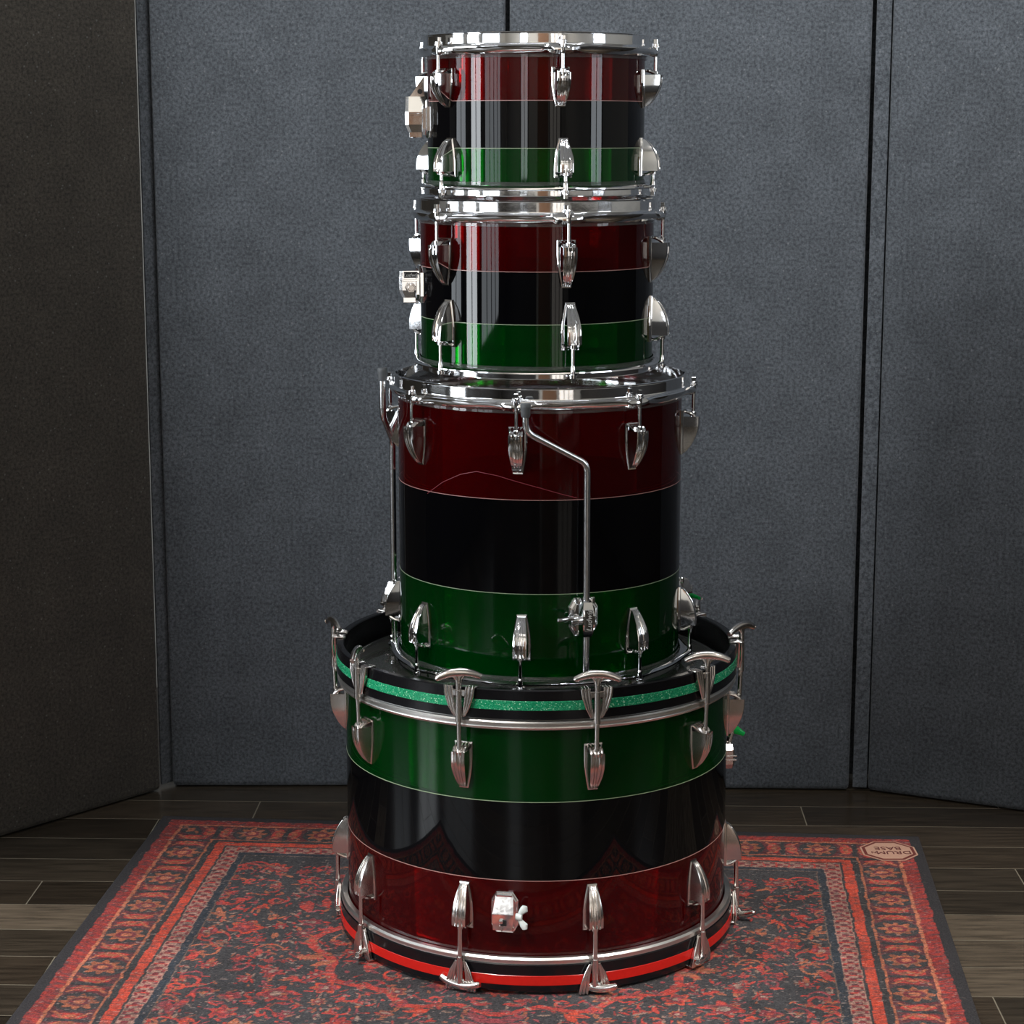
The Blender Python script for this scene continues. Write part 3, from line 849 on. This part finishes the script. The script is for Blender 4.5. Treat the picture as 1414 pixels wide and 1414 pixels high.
pl_ = bpy.data.objects['acoustic_panel.002']
b = MB(); b.box((.0, 0, 1.02), (.030, .004, 2.03), 0, .001)  # added strip closing the left gap against the bright wall behind
hs = b.build('hinge_gap_strip', M['felt'], pl_)
hs.matrix_local = pl_.matrix_basis.inverted() @ Matrix.Translation((-.622, .632, .001)) @ Matrix.Rotation(math.radians(48), 4, 'Z')
# ------------------------------------------------------------------ room
x0, x1, y0, y1, rh = room['x0'], room['x1'], room['y0'], room['y1'], room['h']
def wall(name, c, d, mat='wall'):
    b = MB(); b.box(c, d, 0, .001); o = b.build(name, M[mat]); tag(o, kind='structure'); return o
wall('wall_back', ((x0 + x1) / 2, y1 + .05, rh / 2), (x1 - x0, .1, rh))
wall('wall_right', (x1 + .05, (y0 + y1) / 2, rh / 2), (.1, y1 - y0, rh))
wall('wall_front', ((x0 + x1) / 2, y0 - .05, rh / 2), (x1 - x0, .1, rh))
wall('wall_left', (x0 - .05, (y0 + y1) / 2, rh / 2), (.1, y1 - y0, rh))
for i_, (c_, d_) in enumerate((((x0 + .012, (y0 + y1) / 2, .47), (.024, y1 - y0, .94)), ((x1 - .012, (y0 + y1) / 2, .47), (.024, y1 - y0, .94)), ((-1.35, y0 + .012, .47), (2.6, .024, .94)))):
    b = MB(); b.box(c_, d_, 0, .001); o = b.build('added_wall_band_%d' % (i_ + 1), M['dark_added']); tag(o, kind='structure')  # unseen dark bands added to keep low reflections in the drums dark
wall('ceiling', ((x0 + x1) / 2, (y0 + y1) / 2, rh + .05), (x1 - x0 + .2, y1 - y0 + .2, .1), 'ceil')

def area(name, loc, direction, sx, sy, power, col):
    l = bpy.data.lights.new(name, 'AREA'); l.shape = 'RECTANGLE'; l.size = sx; l.size_y = sy; l.energy = power; l.color = col
    o = bpy.data.objects.new(name, l); COL.objects.link(o); o.location = loc
    o.rotation_euler = V(direction).to_track_quat('-Z', 'Y').to_euler(); return o
def window(name, side, c, w, z0, z1, nm, power, col):
    """window in a side wall (side 'x-','x+' or 'y-'): frame with mullions over daylight"""
    b = MB(); h = z1 - z0; zc = (z0 + z1) / 2
    T = {'x-': Matrix.Translation((x0, c, 0)) @ Matrix.Rotation(PI / 2, 4, 'Z'), 'x+': Matrix.Translation((x1, c, 0)) @ Matrix.Rotation(-PI / 2, 4, 'Z'), 'y-': Matrix.Translation((c, y0, 0)) @ Matrix.Rotation(PI, 4, 'Z')}[side]
    for sx in (-1, 1): b.box((sx * (w / 2 + .03), -.03, zc), (.06, .06, h + .12), 0, .003, T)
    for zz in (z0 - .03, z1 + .03): b.box((0, -.03, zz), (w, .06, .06), 0, .003, T)
    for k in range(1, nm): b.box((-w / 2 + w * k / nm, -.045, zc), (.035, .04, h), 0, .003, T)
    o = b.build(name, M['frame']); tag(o, kind='structure')
    dirn = {'x-': (1, 0, 0), 'x+': (-1, 0, 0), 'y-': (0, 1, 0)}[side]
    loc = T @ V((0, -.030, zc))
    area('daylight', loc, dirn, w, h, power, col)
window('window_1', 'x-', -1.28, .66, .45, 1.75, 2, 45, (.9, .95, 1))
window('window_4', 'x-', -2.75, 1.6, .55, 1.75, 4, 24, (.86, .93, 1))
window('window_5', 'x-', -.30, .60, .55, 1.75, 2, 13, (.86, .93, 1))
window('window_2', 'y-', -1.0, .55, 1.0, 1.9, 2, 8, (.9, .95, 1))
window('window_3', 'x+', -1.3, .7, 1.02, 1.75, 2, 10, (.85, .92, 1))
b = MB(); b.box((.55, y0 + .03, 1.02), (.85, .05, 2.03), 0, .003); d = b.build('door_1', M['wood']); tag(d, kind='structure')
window('window_6', 'y-', 1.62, .95, .15, 2.1, 3, 6, (1, .93, .85))
area('top_fill', (.22, -.30, rh - .02), (0, 0, -1), 1.3, .2, 24, (.93, .97, 1))  # added unseen lamp, top light for the panels and drums
area('wall_fill', (0, -3.3, rh - .08), (0, -1, -.45), 2.4, .2, 60, (1, .96, .9))  # added unseen lamp, brightens the front wall for chrome reflections
sp = bpy.data.lights.new('floor_fill_spot', 'SPOT'); sp.energy = 400; sp.spot_size = math.radians(27); sp.spot_blend = .8; sp.shadow_soft_size = .06; sp.color = (1, .96, .92)
so = bpy.data.objects.new('floor_fill_spot', sp); COL.objects.link(so); so.location = (-1.0, -2.0, rh - .05); so.rotation_euler = (V((-.42, -.45, 0)) - V(so.location)).to_track_quat('-Z', 'Y').to_euler()  # added unseen spot, brightens the left foreground of the rug
sp = bpy.data.lights.new('floor_fill_spot', 'SPOT'); sp.energy = 430; sp.spot_size = math.radians(24); sp.spot_blend = .6; sp.shadow_soft_size = .06; sp.color = (1, .95, .88)
so = bpy.data.objects.new('floor_fill_spot', sp); COL.objects.link(so); so.location = (1.5, -2.0, rh - .05); so.rotation_euler = (V((.72, -.33, 0)) - V(so.location)).to_track_quat('-Z', 'Y').to_euler()  # added unseen spot for the light patch on the right floor

def spot(loc, aim, power, ang_, blend, soft, col):  # unseen spots added to shape the brightness falloff on the panels
    sp = bpy.data.lights.new('panel_fill_spot', 'SPOT'); sp.energy = power; sp.spot_size = math.radians(ang_); sp.spot_blend = blend; sp.shadow_soft_size = soft; sp.color = col
    so = bpy.data.objects.new('panel_fill_spot', sp); COL.objects.link(so); so.location = loc
    so.rotation_euler = (V(aim) - V(loc)).to_track_quat('-Z', 'Y').to_euler()
spot((-2.25, -1.25, 2.55), (-.12, .62, 1.50), 235, 48, 1, .20, (.93, .97, 1))
spot((1.75, -1.45, 2.55), (.72, .58, 1.50), 190, 48, 1, .20, (.92, .96, 1))
w = bpy.data.worlds.new('world'); sc.world = w; w.use_nodes = True
w.node_tree.nodes['Background'].inputs[0].default_value = (.5, .55, .6, 1); w.node_tree.nodes['Background'].inputs[1].default_value = .3

# ------------------------------------------------------------------ camera
cam = bpy.data.cameras.new('camera'); co = bpy.data.objects.new('camera', cam); COL.objects.link(co)
co.location = (0, -2.9303, 1.1625); co.rotation_euler = (PI / 2 - .1830, 0, 0)
cam.sensor_width = 36; cam.lens = 2838.7 / 1414 * 36; cam.clip_start = .05
sc.camera = co
vs_ = sc.view_settings
vs_.view_transform = 'Standard'; vs_.look = 'None'; vs_.gamma = 1; vs_.use_curve_mapping = False; vs_.exposure = 0.0
sc.cycles.max_bounces = 12; sc.cycles.transparent_max_bounces = 24; sc.cycles.use_denoising = True
